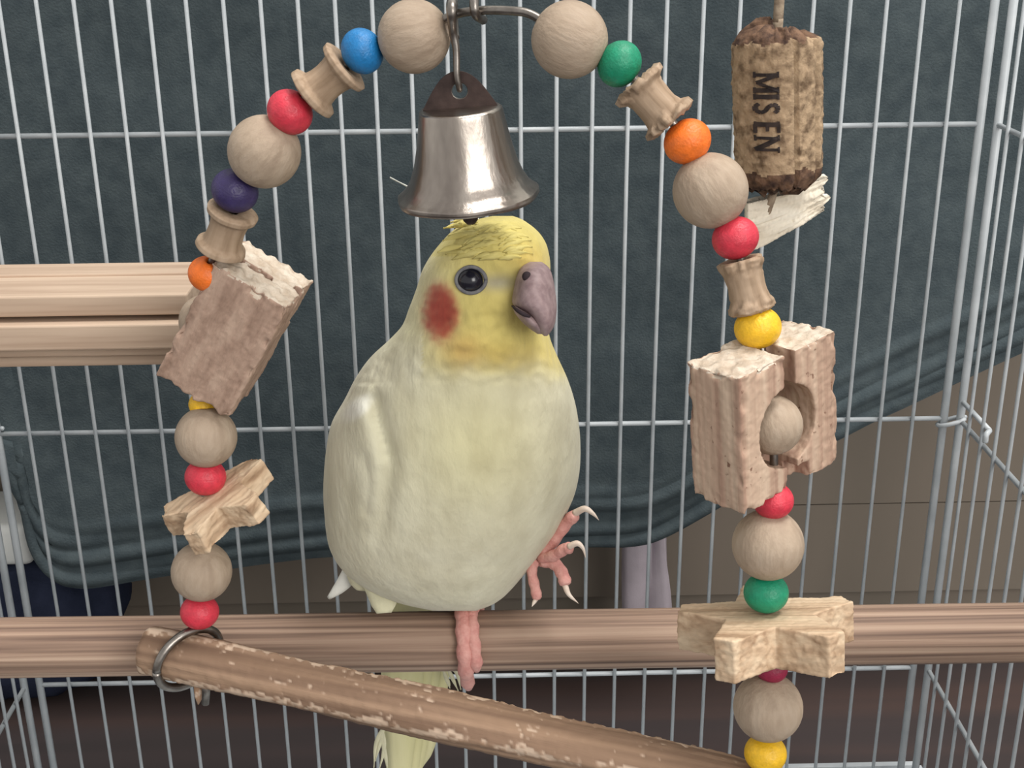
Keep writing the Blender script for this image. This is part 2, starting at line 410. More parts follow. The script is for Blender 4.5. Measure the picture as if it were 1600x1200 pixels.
# tray under the bars: floor and four walls
V, Fc = [], []
TH = ZB-FLOOR_Z; cxm = (XL+XR)/2; wdt = XR-XL+4*SX; dpt = PY-YF+4*SX; cym = (PY+YF)/2
axes_box((cxm, cym, FLOOR_Z+0.002), wdt, dpt, 0.004, V, Fc)
for s in (-1, 1):
    axes_box((cxm, cym+s*dpt/2, FLOOR_Z+TH/2), wdt+0.003, 0.003, TH, V, Fc); axes_box((cxm+s*wdt/2, cym, FLOOR_Z+TH/2), 0.003, dpt, TH, V, Fc)
mk('tray', V, Fc, M['wire'], cage, False)

# ------------------------------------------------------------------ straight dowel perch
DY = 0.50; DR = px(at(700, 1000, DY), 46)
dl, dr = at(0, 1012, DY), at(1580, 988, DY)
dd = (dr-dl).normalized()
za = lambda X: dl + dd*((X-dl.x)/dd.x)
pa, pb = za(XL-SX+0.0005), za(XR+SX-0.0005)
L = (pb-pa).length
n = 48; K = 120; V, Fc = [], []
for i in range(K+1):
    x = -L/2+L*i/K
    for k in range(n):
        a = 2*math.pi*k/n
        r = DR*(1+0.012*math.sin(a*3+1)+0.006*math.sin(x*40+a*2)) + 0.00018*math.sin(a*15+x*6)
        V.append(Vector((x, r*math.cos(a), r*math.sin(a))))
for i in range(K):
    for k in range(n): Fc.append((i*n+k, i*n+(k+1) % n, (i+1)*n+(k+1) % n, (i+1)*n+k))
Fc.append(tuple(range(n))); Fc.append(tuple(K*n+k for k in range(n))[::-1])
perch = mk('perch_dowel', V, Fc, M['dowel'], origin=Vector((0, 0, 0)))
perch.rotation_euler = frame_to(dd).to_euler() if False else Matrix((dd, dd.cross(Vector((0, 0, 1))).normalized()*-1, dd.cross(Vector((0, 1, 0))))).transposed().to_euler()
perch.location = (pa+pb)/2
tag(perch, 'thick straight pine dowel perch spanning the cage under the cockatiel', 'perch')

# ------------------------------------------------------------------ grooved wooden ledge at the cage side
lg = empty('wooden_ledge', at(0, 560, 0.56)); tag(lg, 'pale pine ledge of stacked slats fixed to the cage side behind the beads', 'ledge')
def slat(y0, y1, Yf, depth, xend, drop=0):
    """slat whose front face spans image heights y0..y1 on the plane Yf"""
    a = at(150, y0, Yf); b_ = at(150, y1, Yf); xr = at(xend, y0, Yf).x; xl = XL-SX+0.001
    bm = bmesh.new(); bmesh.ops.create_cube(bm, size=1)
    bmesh.ops.scale(bm, vec=(xr-xl, depth, a.z-b_.z), verts=bm.verts)
    bmesh.ops.bevel(bm, geom=bm.edges[:], offset=0.0006, segments=2, affect='EDGES', profile=0.5)
    c = Vector(((xl+xr)/2, Yf*S+depth/2, (a.z+b_.z)/2))
    V = [v.co+c for v in bm.verts]; Fc = [[v.index for v in f.verts] for f in bm.faces]; bm.free()
    return mk('slat', V, Fc, M['ledge'], lg, False)
slat(428, 441, 0.565, 0.014, 303)
slat(462, 494, 0.535, 0.030, 292)
slat(492, 508, 0.545, 0.020, 290)
slat(508, 547, 0.530, 0.030, 286)
slat(545, 557, 0.540, 0.020, 282)
slat(556, 572, 0.548, 0.020, 282)

# ------------------------------------------------------------------ the beaded swing
SWL = at(300, 1024, 0.465); SWR = at(1196, 1236, 0.385)
swing = empty('beaded_swing', (SWL+SWR)/2 - Vector((0, 0, 0.008)))
tag(swing, 'arched wire bird swing threaded with coloured and bare wooden beads, spools and stars', 'swing')
def bead_mesh():
    hr = 0.24; z = math.sqrt(1-hr*hr)
    prof = [(hr*0.8, 0.6*z), (hr, z)]
    prof = [(hr*0.75, 0.0), (hr*0.75, z*0.9)]
    for i in range(1, 24):
        t = math.acos(z)+(math.pi-2*math.acos(z))*(i-1)/22
        prof.append((math.sin(t), math.cos(t)))
    prof += [(hr*0.75, -z*0.9), (hr*0.75, 0.0)]
    V, Fc = lathe(prof, 36)
    me = bpy.data.meshes.new('bead'); me.from_pydata([tuple(v) for v in V], [], [f[::-1] for f in Fc])
    bm = bmesh.new(); bm.from_mesh(me); bmesh.ops.remove_doubles(bm, verts=bm.verts, dist=1e-5); bmesh.ops.recalc_face_normals(bm, faces=bm.faces); bm.to_mesh(me); bm.free()
    me.polygons.foreach_set('use_smooth', [True]*len(me.polygons)); me.materials.append(M['bead'])
    return me
BM = bead_mesh()
# thread order down each side: kind, x, y, radius in the photograph, distance plane
LEFT = [('bead', 647, 57, 57, .445), ('blue', 566, 80, 36, .448), ('spool', 513, 126, 0, .449), ('red', 453, 175, 37, .450), ('bead', 413, 237, 57, .452),
        ('purple', 367, 298, 37, .455), ('spool', 354, 360, 0, .458), ('orange', 324, 428, 30, .462), ('bead', 322, 502, 42, .474), ('block', 0, 0, 0, 0), ('yellow', 318, 632, 23, .474),
        ('bead', 322, 683, 48, .468), ('red', 321, 745, 32, .467), ('star', 318, 800, 0, .466), ('bead', 315, 893, 47, .466), ('red', 312, 956, 30, .465)]
RIGHT = [('bead', 890, 62, 60, .428), ('green', 968, 100, 37, .425), ('spool', 1022, 160, 0, .421), ('orange', 1074, 221, 38, .418), ('bead', 1110, 298, 59, .415),
         ('red', 1149, 372, 37, .411), ('spool', 1166, 446, 0, .408), ('yellow', 1184, 512, 37, .405), ('bead', 1207, 664, 47, .396), ('red', 1208, 782, 32, .394),
         ('bead', 1200, 851, 56, .393), ('green', 1197, 926, 35, .391), ('star', 1203, 975, 0, .390), ('crimson', 1206, 1044, 25, .388), ('bead', 1200, 1105, 54, .386), ('yellow', 1196, 1177, 33, .385)]
def side_points(rows):
    return [(k, at(x, y, Y), r) for k, x, y, r, Y in rows if k != 'block']
LP, RPS = side_points(LEFT), side_points(RIGHT)
top = [at(700, 27, .442), at(742, 17, .439), at(800, 17, .434), at(835, 25, .432)]
path = [SWL+Vector((0, 0, 0.006))]+[p for k, p, r in LP[::-1]]+top+[p for k, p, r in RPS]+[SWR]
V, Fc = tube(spline(path, 6), px(top[1], 7.0), 10); mk('arch_wire', V, Fc, M['steel'], swing)
SPOOLN = [0]
def spool(c, axis, length, rf, rn, chew):
    n = 48
    h = length/2; fl = length*0.16
    prof = [(rn*0.3, h*0.9), (rf*0.8, h), (rf, h-fl*0.3), (rf*0.97, h-fl*0.9), (rn*1.08, h-fl*1.4), (rn, h-fl*2.2), (rn*0.97, 0), (rn, -h+fl*2.2), (rn*1.08, -h+fl*1.4), (rf*0.97, -h+fl*0.9), (rf, -h+fl*0.3), (rf*0.8, -h), (rn*0.3, -h*0.9)]
    # resample
    pr = []
    for i in range(len(prof)-1):
        for t in np.linspace(0, 1, 5)[:-1]: pr.append((prof[i][0]*(1-t)+prof[i+1][0]*t, prof[i][1]*(1-t)+prof[i+1][1]*t))
    pr.append(prof[-1]); sd = SPOOLN[0]*7.3; SPOOLN[0] += 1
    def mod(r, z, a):
        if chew and r > rn*1.02:
            nz = noise.noise(Vector((math.cos(a)*3.2+sd, math.sin(a)*3.2, z/h)))
            nb = noise.noise(Vector((math.cos(a)*9+sd, math.sin(a)*9, z/h*3)))
            bite = max(0.0, nz*1.2+nb*0.8+0.05)
            r = max(rn*1.0, r*(1-chew*bite*0.5)); z = z+h*0.10*chew*nb
        elif not chew:
            r *= 1+0.02*noise.noise(Vector((math.cos(a)*2+sd, math.sin(a)*2, z/h*2)))
        else: r *= 1+0.05*noise.noise(Vector((math.cos(a)*3+sd, math.sin(a)*3, z/h*2)))
        return r, z
    V, Fc = lathe(pr, n, mod)
    o = mk('spool', V, [f[::-1] for f in Fc], M['spool'], swing, origin=Vector((0, 0, 0)))
    o.rotation_euler = frame_to(axis).to_euler(); o.location = c-wloc(swing)
    return o
SP = {(513, 126): (80, 45, 29, 0), (354, 360): (78, 40, 29, 0), (1022, 160): (86, 47, 32, 1.0), (1166, 446): (86, 38, 30, 0.8)}
for rows, pts in ((LEFT, LP), (RIGHT, RPS)):
    rr = [r for r in rows if r[0] != 'block']
    for i, (k, p, r) in enumerate(pts):
        a = pts[max(i-1, 0)][1]; b_ = pts[min(i+1, len(pts)-1)][1]; ax = (b_-a).normalized()
        if k == 'spool':
            l, rf, rn, ch = SP[(rr[i][1], rr[i][2])]; spool(p, ax, px(p, l), px(p, rf), px(p, rn), ch)
        elif k != 'star':
            o = bpy.data.objects.new('bead', BM); COL.objects.link(o); o.parent = swing
            o.location = p-wloc(swing); R = px(p, r)
            sq = 0.9 if k not in ('bead',) else 1.0
            o.rotation_euler = (frame_to(ax) @ Matrix.Rotation(random.uniform(0, 6.28), 3, 'Z')).to_euler(); o.scale = (R, R, R*sq)
            o.material_slots[0].link = 'OBJECT'; o.material_slots[0].material = M[k]
            if k != 'bead': o['label'] = k+' dyed wooden bead'
# drilled blocks with a bead in the hole
def cyl(c, axis, r, l, n=32):
    return tube([Vector(c)-Vector(axis).normalized()*l/2, Vector(c)+Vector(axis).normalized()*l/2], r, n)
def cam_vec(x, y, z):          # image-plane vector (right, down, away) to world
    return (R_*x - U_*y + F_*z)
def rough_block(name, c, ex, ey, ez, cutters, vox, amp, chew, mat, parent, seed):
    fr = Matrix((Vector(ex).normalized(), Vector(ey).normalized(), Vector(ez).normalized())).transposed()
    inv = fr.inverted(); hx, hy, hz = Vector(ex).length, Vector(ey).length, Vector(ez).length
    V, Fc = axes_box((0, 0, 0), hx*2, hy*2, hz*2)
    cutters = [([inv @ v for v in cv], cf) for cv, cf in cutters]
    A, N, Q = voxel_mesh(V, Fc, cutters, vox, 1)
    out = []
    for q, n_ in zip(A, N):
        d = amp*(fbm(q+Vector((seed, 0, 0)), 500, 3)*0.5 + noise.noise(Vector((q.x*700, q.y*700+seed, q.z*40)))*0.6)
        # teeth marks eat into edges and the ends
        ed = sorted([hx-abs(q.x), hy-abs(q.y), hz-abs(q.z)])
        near = math.exp(-(ed[1]/0.0018)**2)
        bite = max(0, noise.noise(Vector((q.x*300+seed, q.y*300, q.z*240))) + 0.05)
        d -= chew*near*bite*0.0034
        if hz-abs(q.z) < 0.001: d += chew*0.0008*noise.noise(Vector((q.x*420+seed, q.y*420, q.z*40)))
        out.append(q+n_*d)
    o = mk(name, out, Q, mat, parent, origin=Vector((0, 0, 0)))
    o.rotation_euler = fr.to_euler(); o.location = Vector(c)-wloc(parent)
    o.data.materials.append(M['lit_chewed_end'])
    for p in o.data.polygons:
        if p.normal.z > 0.55 and p.center.z > hz-0.0022+0.0012*noise.noise(p.center*350): p.material_index = 1  # up-facing end only: chewed wood plus painted top light
    return o
# right block (yaw measured from its visible edges)
cR = at(1194, 646, .402); k = dep(cR)/FPX
al = math.radians(39)
ez = Vector((-0.10, -0.03, 1)).normalized()
e1 = Vector((math.cos(al), math.sin(al), 0)); e1 = (e1-ez*e1.dot(ez)).normalized(); e2 = ez.cross(e1)
Wd, Dp, Ht = 230*k/2, 104*k/2, 226*k/2
hole = Vector(e1)*(-6*k)+ez*(-6*k)
slotc = e1*(2*k)
cut = [cyl(hole, e2, 68*k, Dp*4), box(slotc-e2*(Dp*0.55), e1*(13*k), e2*(Dp*0.62), ez*(Ht*1.3)),
       box(e1*(16*k)-e2*(Dp*0.9)-ez*(Ht*0.95), e1*(26*k), e2*(Dp*0.5), ez*(Ht*0.22))]
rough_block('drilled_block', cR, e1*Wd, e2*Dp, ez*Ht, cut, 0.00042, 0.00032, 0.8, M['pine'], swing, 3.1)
# left block
cL = at(367, 512, .472)
vr = (cL-CAM).normalized(); rr_ = (R_-vr*R_.dot(vr)).normalized(); ur_ = rr_.cross(vr)
def ray_vec(x, y, z): return rr_*x-ur_*y+vr*z
a3 = ray_vec(107, 67, -15).normalized(); h3 = ray_vec(-85, 160, 110).normalized(); h3 = (h3-a3*h3.dot(a3)).normalized(); w3 = a3.cross(h3)
if w3.dot(F_) < 0: w3 = -w3
k = dep(cL)/FPX
Dp, Ht, Wd = 130*k/2, 226*k/2, 122*k/2
bl_ = at(322, 502, .474)-cL
cut = [cyl(bl_-a3*(20*k), a3, 45*k, 96*k), box(-h3*(Ht*0.93)-w3*(Wd*0.1)-a3*(Dp*0.35), a3*(Dp*0.62), w3*(7*k), h3*(Ht*0.2)),
       box(-h3*(Ht*0.95)+w3*(Wd*0.15)+a3*(Dp*0.95), a3*(Dp*0.2), w3*(8*k), h3*(Ht*0.2))]
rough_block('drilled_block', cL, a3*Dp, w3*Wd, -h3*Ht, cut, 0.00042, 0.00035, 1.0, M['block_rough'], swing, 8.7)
# stars
def star(c, A3, B3, th, R, ratio, phi0, mat, seed, chew, blunt=0.2):
    """five blunt arms in the plane A3,B3, thickness th along the normal"""
    nrm = A3.cross(B3).normalized(); pts = []
    for i in range(5):
        a = phi0+i*2*math.pi/5
        for da, rr in ((-blunt*0.5, R), (blunt*0.5, R), (math.pi/5, R*ratio)):
            pts.append((math.cos(a+da)*rr, math.sin(a+da)*rr))
    V = [Vector((x, y, th/2)) for x, y in pts]+[Vector((x, y, -th/2)) for x, y in pts]
    n = len(pts); Fc = [tuple(range(n)), tuple(range(n, 2*n))[::-1]]+[(i, i+n, (i+1) % n+n, (i+1) % n) for i in range(n)]
    A, N, Q = voxel_mesh(V, Fc, [], 0.00042, 1)
    fr = Matrix((A3, B3, nrm)).transposed(); inv = fr.inverted(); out = []
    for q, n_ in zip(A, N):
        d = 0.00018*fbm(q+Vector((seed, 0, 0)), 500, 3)+0.00022*noise.noise(Vector((q.x*60+seed, q.y*900, q.z*900)))
        rad = math.hypot(q.x, q.y)
        bite = max(0, noise.noise(Vector((q.x*170+seed, q.y*170, q.z*120)))+0.1)
        d -= chew*bite*0.003*max(0, (rad/R-0.55)/0.45)
        out.append(q+n_*d)
    o = mk('star', out, Q, mat, swing, origin=Vector((0, 0, 0))); o.rotation_euler = fr.to_euler(); o.location = Vector(c)-wloc(swing)
    return o
cS = at(1200, 987, .390); k = dep(cS)/FPX
el = math.radians(20.0)       # angle of the star's plane to the line of sight
vd = (cS-CAM).normalized(); rx_ = (R_-vd*R_.dot(vd)).normalized(); up_ = rx_.cross(vd)
A3 = (rx_+up_*0.03).normalized(); nS = (up_*math.cos(el)-vd*math.sin(el)); A3 = (A3-nS*A3.dot(nS)).normalized(); B3 = A3.cross(nS)*-1
B3 = nS.cross(A3)             # points away from the viewer
star(cS, A3, B3, 66*k, 142*k, 0.50, math.radians(-190), M['star'], 1.3, 0.25, 0.24)
# left star: fit of its four visible tips gives the tilted plane
def plane_from_tips(tips, phis):
    G = np.array([[1, math.cos(p), math.sin(p)] for p in phis]); sol, *_ = np.linalg.lstsq(G, np.array(tips, float), rcond=None)
    c, A, Bv = sol
    # equal length, square: A.B+az*bz=0, |A|^2+az^2=|B|^2+bz^2
    dotv = A @ Bv; dif = Bv @ Bv - A @ A
    # az^2 = (dif+sqrt(dif^2+4 dot^2))/2
    az = math.sqrt(max(1e-6, (dif+math.sqrt(dif*dif+4*dotv*dotv))/2)); bz = -dotv/az
    return c, (A[0], A[1], az), (Bv[0], Bv[1], bz)
tips = [(404, 728), (404, 774), (322, 842), (250, 803)]; ph = [math.radians(72*i) for i in range(4)]
cc, Av, Bv = plane_from_tips(tips, ph)
sgn = 1
A3 = cam_vec(Av[0], Av[1], sgn*Av[2]); B3 = cam_vec(Bv[0], Bv[1], sgn*Bv[2]); Rpx = A3.length
A3n = A3.normalized(); B3n = (B3-A3n*B3.dot(A3n)).normalized()
nn = A3n.cross(B3n)
if nn.dot(U_) < 0: nn = -nn
c2 = at(cc[0], cc[1], .466); k = dep(c2)/FPX
star(c2-nn*(11*k), A3n, B3n, 44*k, Rpx*k*1.02, 0.52, 0, M['star'], 5.5, 0.9, 0.30)
# swing perch: knobbly peeled branch
ends = [at(229, 1013, .4675), SWL, at(500, 1073, .4465), at(650, 1103, .433), at(800, 1137, .4205), at(1000, 1185, .402), SWR, at(1250, 1250, .3805)]
c0, c1 = ends[0], ends[-1]; dx = (c1-c0).normalized(); L = (c1-c0).length
PR = px(SWL, 37.5); n = 72; K = 420; V, Fc = [], []; bcol = []
for i in range(K+1):
    t = i/K; x = L*t
    for kk in range(n):
        a = 2*math.pi*kk/n
        tw = a+t*1.1+0.5
        ridge = max(0, math.cos(tw*3))**4
        r = PR*(0.96+0.13*ridge-0.04*math.cos(tw*2+1)+0.03*math.sin(t*17)) + 0.0002*fbm((x, math.cos(a)*0.01, math.sin(a)*0.01), 260)
        chip = 0.7*noise.noise(Vector((x*90, math.cos(tw)*3, math.sin(tw)*3)))+0.8*noise.noise(Vector((x*480, math.cos(tw)*9, math.sin(tw)*9)))+0.75*ridge-0.55
        chip = max(0, min(1, chip*5)); r -= 0.0004*chip
        lay = noise.noise(Vector((x*10, math.cos(tw)*4, math.sin(tw)*4)))*0.7+0.5+0.3*ridge
        bcol.append((*lin(mixc(mixc((106, 84, 70), (158, 131, 109), lay*1.1), (202, 180, 160), chip*0.85)), 1))
        if i < 5: r *= (0.84, 0.91, 0.95, 0.98, 0.99)[i]
        V.append(Vector((x, r*math.cos(a), r*math.sin(a))))
for i in range(K):
    for kk in range(n): Fc.append((i*n+kk, i*n+(kk+1) % n, (i+1)*n+(kk+1) % n, (i+1)*n+kk))
Fc.append(tuple(range(n))); Fc.append(tuple(K*n+q for q in range(n))[::-1])
o = mk('swing_perch', V, Fc, M['branch_col'], swing, origin=Vector((0, 0, 0)))
yy = Vector((0, 0, 1)).cross(dx).normalized(); zz = dx.cross(yy)
o.rotation_euler = Matrix((dx, yy, zz)).transposed().to_euler(); o.location = c0-wloc(swing); o['label'] = 'knobbly peeled branch with gnawed pale patches'
ca = o.data.color_attributes.new('Col', 'FLOAT_COLOR', 'POINT'); ca.data.foreach_set('color', np.array(bcol, dtype=np.float32).ravel())
# wire ring round the perch, screw tip and splinter below
rc = c0+dx*((at(303, 1022, .465)-c0).dot(dx))
dh = Vector((-0.75, -0.66, 0)).normalized(); upr = Vector((0.12, 0, 1)).normalized()
ring = [rc + upr*(math.sin(a)*PR*1.27) + dh*(math.cos(a)*PR*1.45) for a in np.linspace(0, 2*math.pi, 49)]
V, Fc = tube(ring, px(rc, 7), 10); mk('wire_ring', V, Fc, M['steel'], swing)
ql = at(322, 1070, .468)
V, Fc = tube([ql+Vector((0.0005, 0, 0.003)), ql-Vector((0.0008, 0.0005, 0.007))], [0.0016, 0.0013, 0.0012], 10); mk('screw', V, Fc, M['steel'], swing)
qs = at(312, 1070, .472)
V, Fc = tube([qs+Vector((0, 0, 0.004)), qs-Vector((0.0006, 0, 0.004)), qs-Vector((0.0012, 0, 0.0075))], [0.0022, 0.0016, 0.0002], 6); mk('splinter', V, Fc, M['branch'], swing)
kn = at(305, 1017, .462-.014)
# hanger loop up to the cage roof
hp = at(742, 17, .439)
hl = [hp+Vector((0.002, 0.003, -0.0025)), hp+Vector((0, -0.003, 0.0)), hp+Vector((0, -0.001, 0.006)), hp+Vector((0, 0, 0.02)), Vector((hp.x, 0.43*S-0.002, ZT-0.004)), Vector((hp.x, 0.43*S, ZT+0.0035)), Vector((hp.x, 0.43*S+0.003, ZT))]
V, Fc = tube(spline(hl, 6), 0.0012, 10); mk('hanger_hook', V, Fc, M['steel'], swing)

# ------------------------------------------------------------------ bell
bt = at(712, 178, .440); bb = at(732, 308, .440); k = dep(bt)/FPX
upb = (Vector((-0.05, 0, 0.93)) + (bt-bb).normalized()*0.25 + Vector((0, -0.05, 0))).normalized()
Hb = 131*k/ max(0.9, upb.dot(U_))
bell = empty('hanging_bell', bb); tag(bell, 'silvery metal bell hanging from the swing arch above the cockatiel', 'bell')
prof = [(2, 1.0), (54, 1.0), (62, 0.995), (65.5, 0.975), (66.5, 0.94), (68.5, 0.85), (72, 0.7), (76.5, 0.54), (82, 0.38), (90, 0.23), (98, 0.14), (106, 0.085), (111, 0.06), (113, 0.05), (113.5, 0.0), (112, -0.02), (106, -0.018), (104, 0.02), (94, 0.12), (84, 0.24), (75, 0.40), (68, 0.6), (62, 0.85), (58, 0.94), (2, 0.955)]
pr = []
for i in range(len(prof)-1):
    for t in (0, .33, .66): pr.append(((prof[i][0]*(1-t)+prof[i+1][0]*t)*k, (prof[i][1]*(1-t)+prof[i+1][1]*t)*Hb))
pr.append((prof[-1][0]*k, prof[-1][1]*Hb))
def dent(r, z, a):
    return r*(1+0.012*math.sin(a*7+z*60)+0.016*noise.noise(Vector((math.cos(a)*2, math.sin(a)*2, z*60)))), z
V, Fc = lathe(pr, 72, dent)
o = mk('bell_body', V, Fc, M['bell'], bell, origin=Vector((0, 0, 0))); fb = frame_to(upb, R_); o.rotation_euler = fb.to_euler(); o.location = (0, 0, 0)
topc = bb+upb*Hb
# strap: pierced half-round tab standing on the crown
V, Fc = [], []
tabn = []
for i in range(41):
    a = math.pi*i/40
    x, y = -math.cos(a), math.sin(a)
    ox, oy = x*44*(1+0.32*(1-y)**2), (y**1.05)*56
    tabn.append((ox, oy))
hc = (2, 26); inner = []
for i in range(41):
    a = math.pi-math.pi*i/40 if True else 0
    an = math.pi*(1.5) - 2*math.pi*i/40
    inner.append((hc[0]+13*math.cos(an), hc[1]+13*math.sin(an)))
tl = fb @ Vector((1, 0, 0)); fwd = upb.cross(tl)
for off in (-1, 1):
    for (x, y) in tabn: V.append(topc+tl*(x*k)+upb*(y*k)+fwd*(off*2.2*k))
    for (x, y) in inner: V.append(topc+tl*(x*k)+upb*(y*k)+fwd*(off*2.2*k))
for s in (0, 82):
    for i in range(40): Fc.append((s+i, s+i+1, s+41+i+1, s+41+i))
    Fc.append((s+0, s+41, s+81, s+40))
for i in range(40): Fc.append((i, i+1, 82+i+1, 82+i)); Fc.append((41+i, 41+i+1, 123+i+1, 123+i))
Fc.append((0, 40, 122, 82))
mk('strap', V, Fc, M['bell_dark'], bell, False)
ey = topc+tl*(2*k)+upb*(26*k)
ringp = [ey+(tl*math.cos(a)+upb*math.sin(a))*(14*k) for a in np.linspace(0, 2*math.pi, 33)]
V, Fc = tube(ringp, 2.2*k, 8); mk('eyelet', V, Fc, M['steel'], bell)
ht = at(706, 14, .442)
hk = [ey+upb*(10*k)+fwd*(8*k), ey+upb*(2*k)-fwd*(0*k), ey+upb*(8*k)-fwd*(9*k), at(714, 118, .436), at(713, 78, .437), at(708, 50, .437), at(706, 22, .434), at(706, 6, .437), at(707, 6, .444), at(708, 30, .449), at(711, 60, .444)]
V, Fc = tube(spline(hk, 7), [5*k, 5*k, 5*k, 5.5*k, 7*k, 8.5*k, 9*k, 8*k, 7*k], 10); mk('bell_hook', V, Fc, M['steel'], bell)
cl = bb+upb*(-0.004)
V, Fc = tube([bb+upb*(Hb*0.93), bb+upb*0.003, bb-upb*(20*k), bb-upb*(28*k)], [2.5*k, 2.5*k, 3*k, 3*k], 8)
pr2 = [(0.1*k, 14*k), (9*k, 11*k), (13*k, 2*k), (12*k, -6*k), (7*k, -12*k), (0.1*k, -14*k)]
v2, f2 = lathe(pr2, 20); off = len(V); cc_ = bb-upb*(32*k)
V += [cc_+fb @ v for v in v2]; Fc += [tuple(i+off for i in f) for f in f2]
mk('clapper', V, Fc, M['bell_dark'], bell)

# ------------------------------------------------------------------ cork toy
ck_top = at(1197, 60, .455); ck_bot = at(1203, 285, .455); k = dep(ck_top)/FPX
ck = empty('cork_toy', ck_bot); tag(ck, 'chewed wine cork with printed letters hanging on a cord above a pale strip', 'bird toy')
axis = (at(1213, 55, .455)-at(1216, 288, .455)).normalized(); axis = (Vector((0, 0, 1))+Vector((axis.x, 0, 0))*1.0).normalized()
cc = at(1215, 168, .455); Rk = 68*k; Hk = 225*k/max(.9, U_.dot(axis))
fr = frame_to(axis, Vector((0, -1, 0)))     # local x faces the viewer
n = 120; K = 70; V, Fc = [], []
def corkpt(a, t, shrink=1.0):
    z = (t-0.5)*Hk
    # a: angle from viewer, positive to the right of the picture (local y)
    r = Rk*(1+0.03*math.cos(a*4+0.4))
    crack = math.exp(-((a-0.24)/0.035)**2)*0.26+math.exp(-((a-1.0)/0.03)**2)*0.18
    step = 0.05*(1 if 0.24 < a < 0.97 else 0)
    r *= 1-crack-step
    r += 0.0005*fbm((math.cos(a)*0.01, math.sin(a)*0.01, z), 420)
    e = max(0, (abs(t-0.5)-0.40)/0.10)
    ch = noise.noise(Vector((math.cos(a)*2.2, math.sin(a)*2.2, 5 if t > 0.5 else 1)))+0.5*noise.noise(Vector((math.cos(a)*7, math.sin(a)*7, t*6)))
    r *= 1-e*e*(0.14+0.22*abs(ch))
    z += math.copysign(1, t-0.5)*e*0.0022*ch
    if t > 0.5: z -= max(0, a)*0.0016*e if a > 0.3 else 0
    return r*shrink, z
for i in range(K+1):
    t = i/K
    for kk in range(n):
        a = 2*math.pi*kk/n; a = a if a < math.pi else a-2*math.pi
        r, z = corkpt(a, t); V.append(Vector((r*math.cos(a), r*math.sin(a), z)))
for i in range(K):
    for kk in range(n): Fc.append((i*n+kk, i*n+(kk+1) % n, (i+1)*n+(kk+1) % n, (i+1)*n+kk))
for ringi, sg in ((0, -1), (K, 1)):            # crumbly end caps
    prev = [ringi*n+q for q in range(n)]
    for sh in (0.75, 0.5, 0.25):
        cur = []
        for q in range(n):
            v = V[ringi*n+q]; cur.append(len(V))
            V.append(Vector((v.x*sh, v.y*sh, v.z+sg*0.0016*(noise.noise(Vector((v.x*sh*500, v.y*sh*500, sg)))+0.6)*1.2)))
        for q in range(n): Fc.append((prev[q], prev[(q+1) % n], cur[(q+1) % n], cur[q]))
        prev = cur
    Fc.append(tuple(prev))
o = mk('cork', V, Fc, M['cork'], ck, origin=Vector((0, 0, 0))); o.rotation_euler = fr.to_euler(); o.location = cc-wloc(ck)
o.data.materials.append(M['cork_dark'])
for p in o.data.polygons:
    z = p.center.z/Hk; a = math.atan2(p.center.y, p.center.x)
    lim = 0.385+0.05*noise.noise(Vector((a*3, z*2, 0)))
    if z < -lim or z > lim+0.06: p.material_index = 1
# lettering stamped down the cork, wrapped on its surface
STROKES = {'M': [((0, 0), (0, 1)), ((0, 1), (.45, .1)), ((.45, .1), (.9, 1)), ((.9, 1), (.9, 0))], 'I': [((.12, 0), (.12, 1))], 'E': [((.1, 0), (.1, 1)), ((.1, 1), (.6, 1)), ((.1, .52), (.5, .52)), ((.1, 0), (.62, 0))], 'N': [((.05, 0), (.05, 1)), ((.05, 1), (.75, 0)), ((.75, 0), (.75, 1))],
           'S': [((.6, .85), (.45, .98)), ((.45, .98), (.2, .95)), ((.2, .95), (.1, .76)), ((.1, .76), (.25, .57)), ((.25, .57), (.48, .45)), ((.48, .45), (.6, .25)), ((.6, .25), (.48, .04)), ((.48, .04), (.22, .01)), ((.22, .01), (.08, .16))]}
THICK = {'M': (.18, .2, .16, .24), 'I': (.26,), 'E': (.26, .14, .14, .14), 'N': (.16, .26, .16), 'S': (.2,)*9}
SERIF = {'M': [(0, 0), (0, 1), (.9, 0), (.9, 1)], 'I': [(.12, 0), (.12, 1)], 'E': [(.1, 0), (.1, 1)], 'N': [(.05, 0), (.05, 1), (.75, 1)], 'S': []}
ADV = {'M': 1.16, 'I': .46, 'S': .86, ' ': .34, 'E': .86, 'N': 1.0}
V, Fc = [], []
hL = 33*k; u = 0.0
tot = sum(ADV[c] for c in 'MIS EN'); sc_l = (118*k/0.97)/tot
def put(x, y):               # x along the cork downward, y towards picture right = letter top
    a = math.asin(max(-.9, min(.9, ((1169-1215)*k + y*hL)/Rk))); z0 = at(1197, 118, .44)
    t = ((z0-cc).dot(axis)-x*sc_l)/Hk+0.5
    r, z = corkpt(a, t); r = max(r, Rk*0.985)+0.00025
    return Vector((r*math.cos(a), r*math.sin(a), z))
def stroke(p, q, w):
    d = Vector((q[0]-p[0], q[1]-p[1])); l = d.length; d /= l; nx, ny = -d.y*w/2, d.x*w/2
    m_ = 5
    b0 = len(V)
    for i in range(m_):
        s = i/(m_-1)
        for sg in (-1, 1): V.append(put(u+p[0]+d.x*l*s+sg*nx, p[1]+d.y*l*s+sg*ny))
    for i in range(m_-1): Fc.append((b0+2*i, b0+2*i+1, b0+2*i+3, b0+2*i+2))
for ch in 'MIS EN':
    if ch != ' ':
        for (p, q), w in zip(STROKES[ch], THICK[ch]): stroke(p, q, w)
        for (x, y) in SERIF[ch]: stroke((x-.17, y), (x+.17, y), .09)
    u += ADV[ch]
o = mk('printed_letters', V, Fc, M['ink'], ck, False, origin=Vector((0, 0, 0))); o.rotation_euler = fr.to_euler(); o.location = cc-wloc(ck)
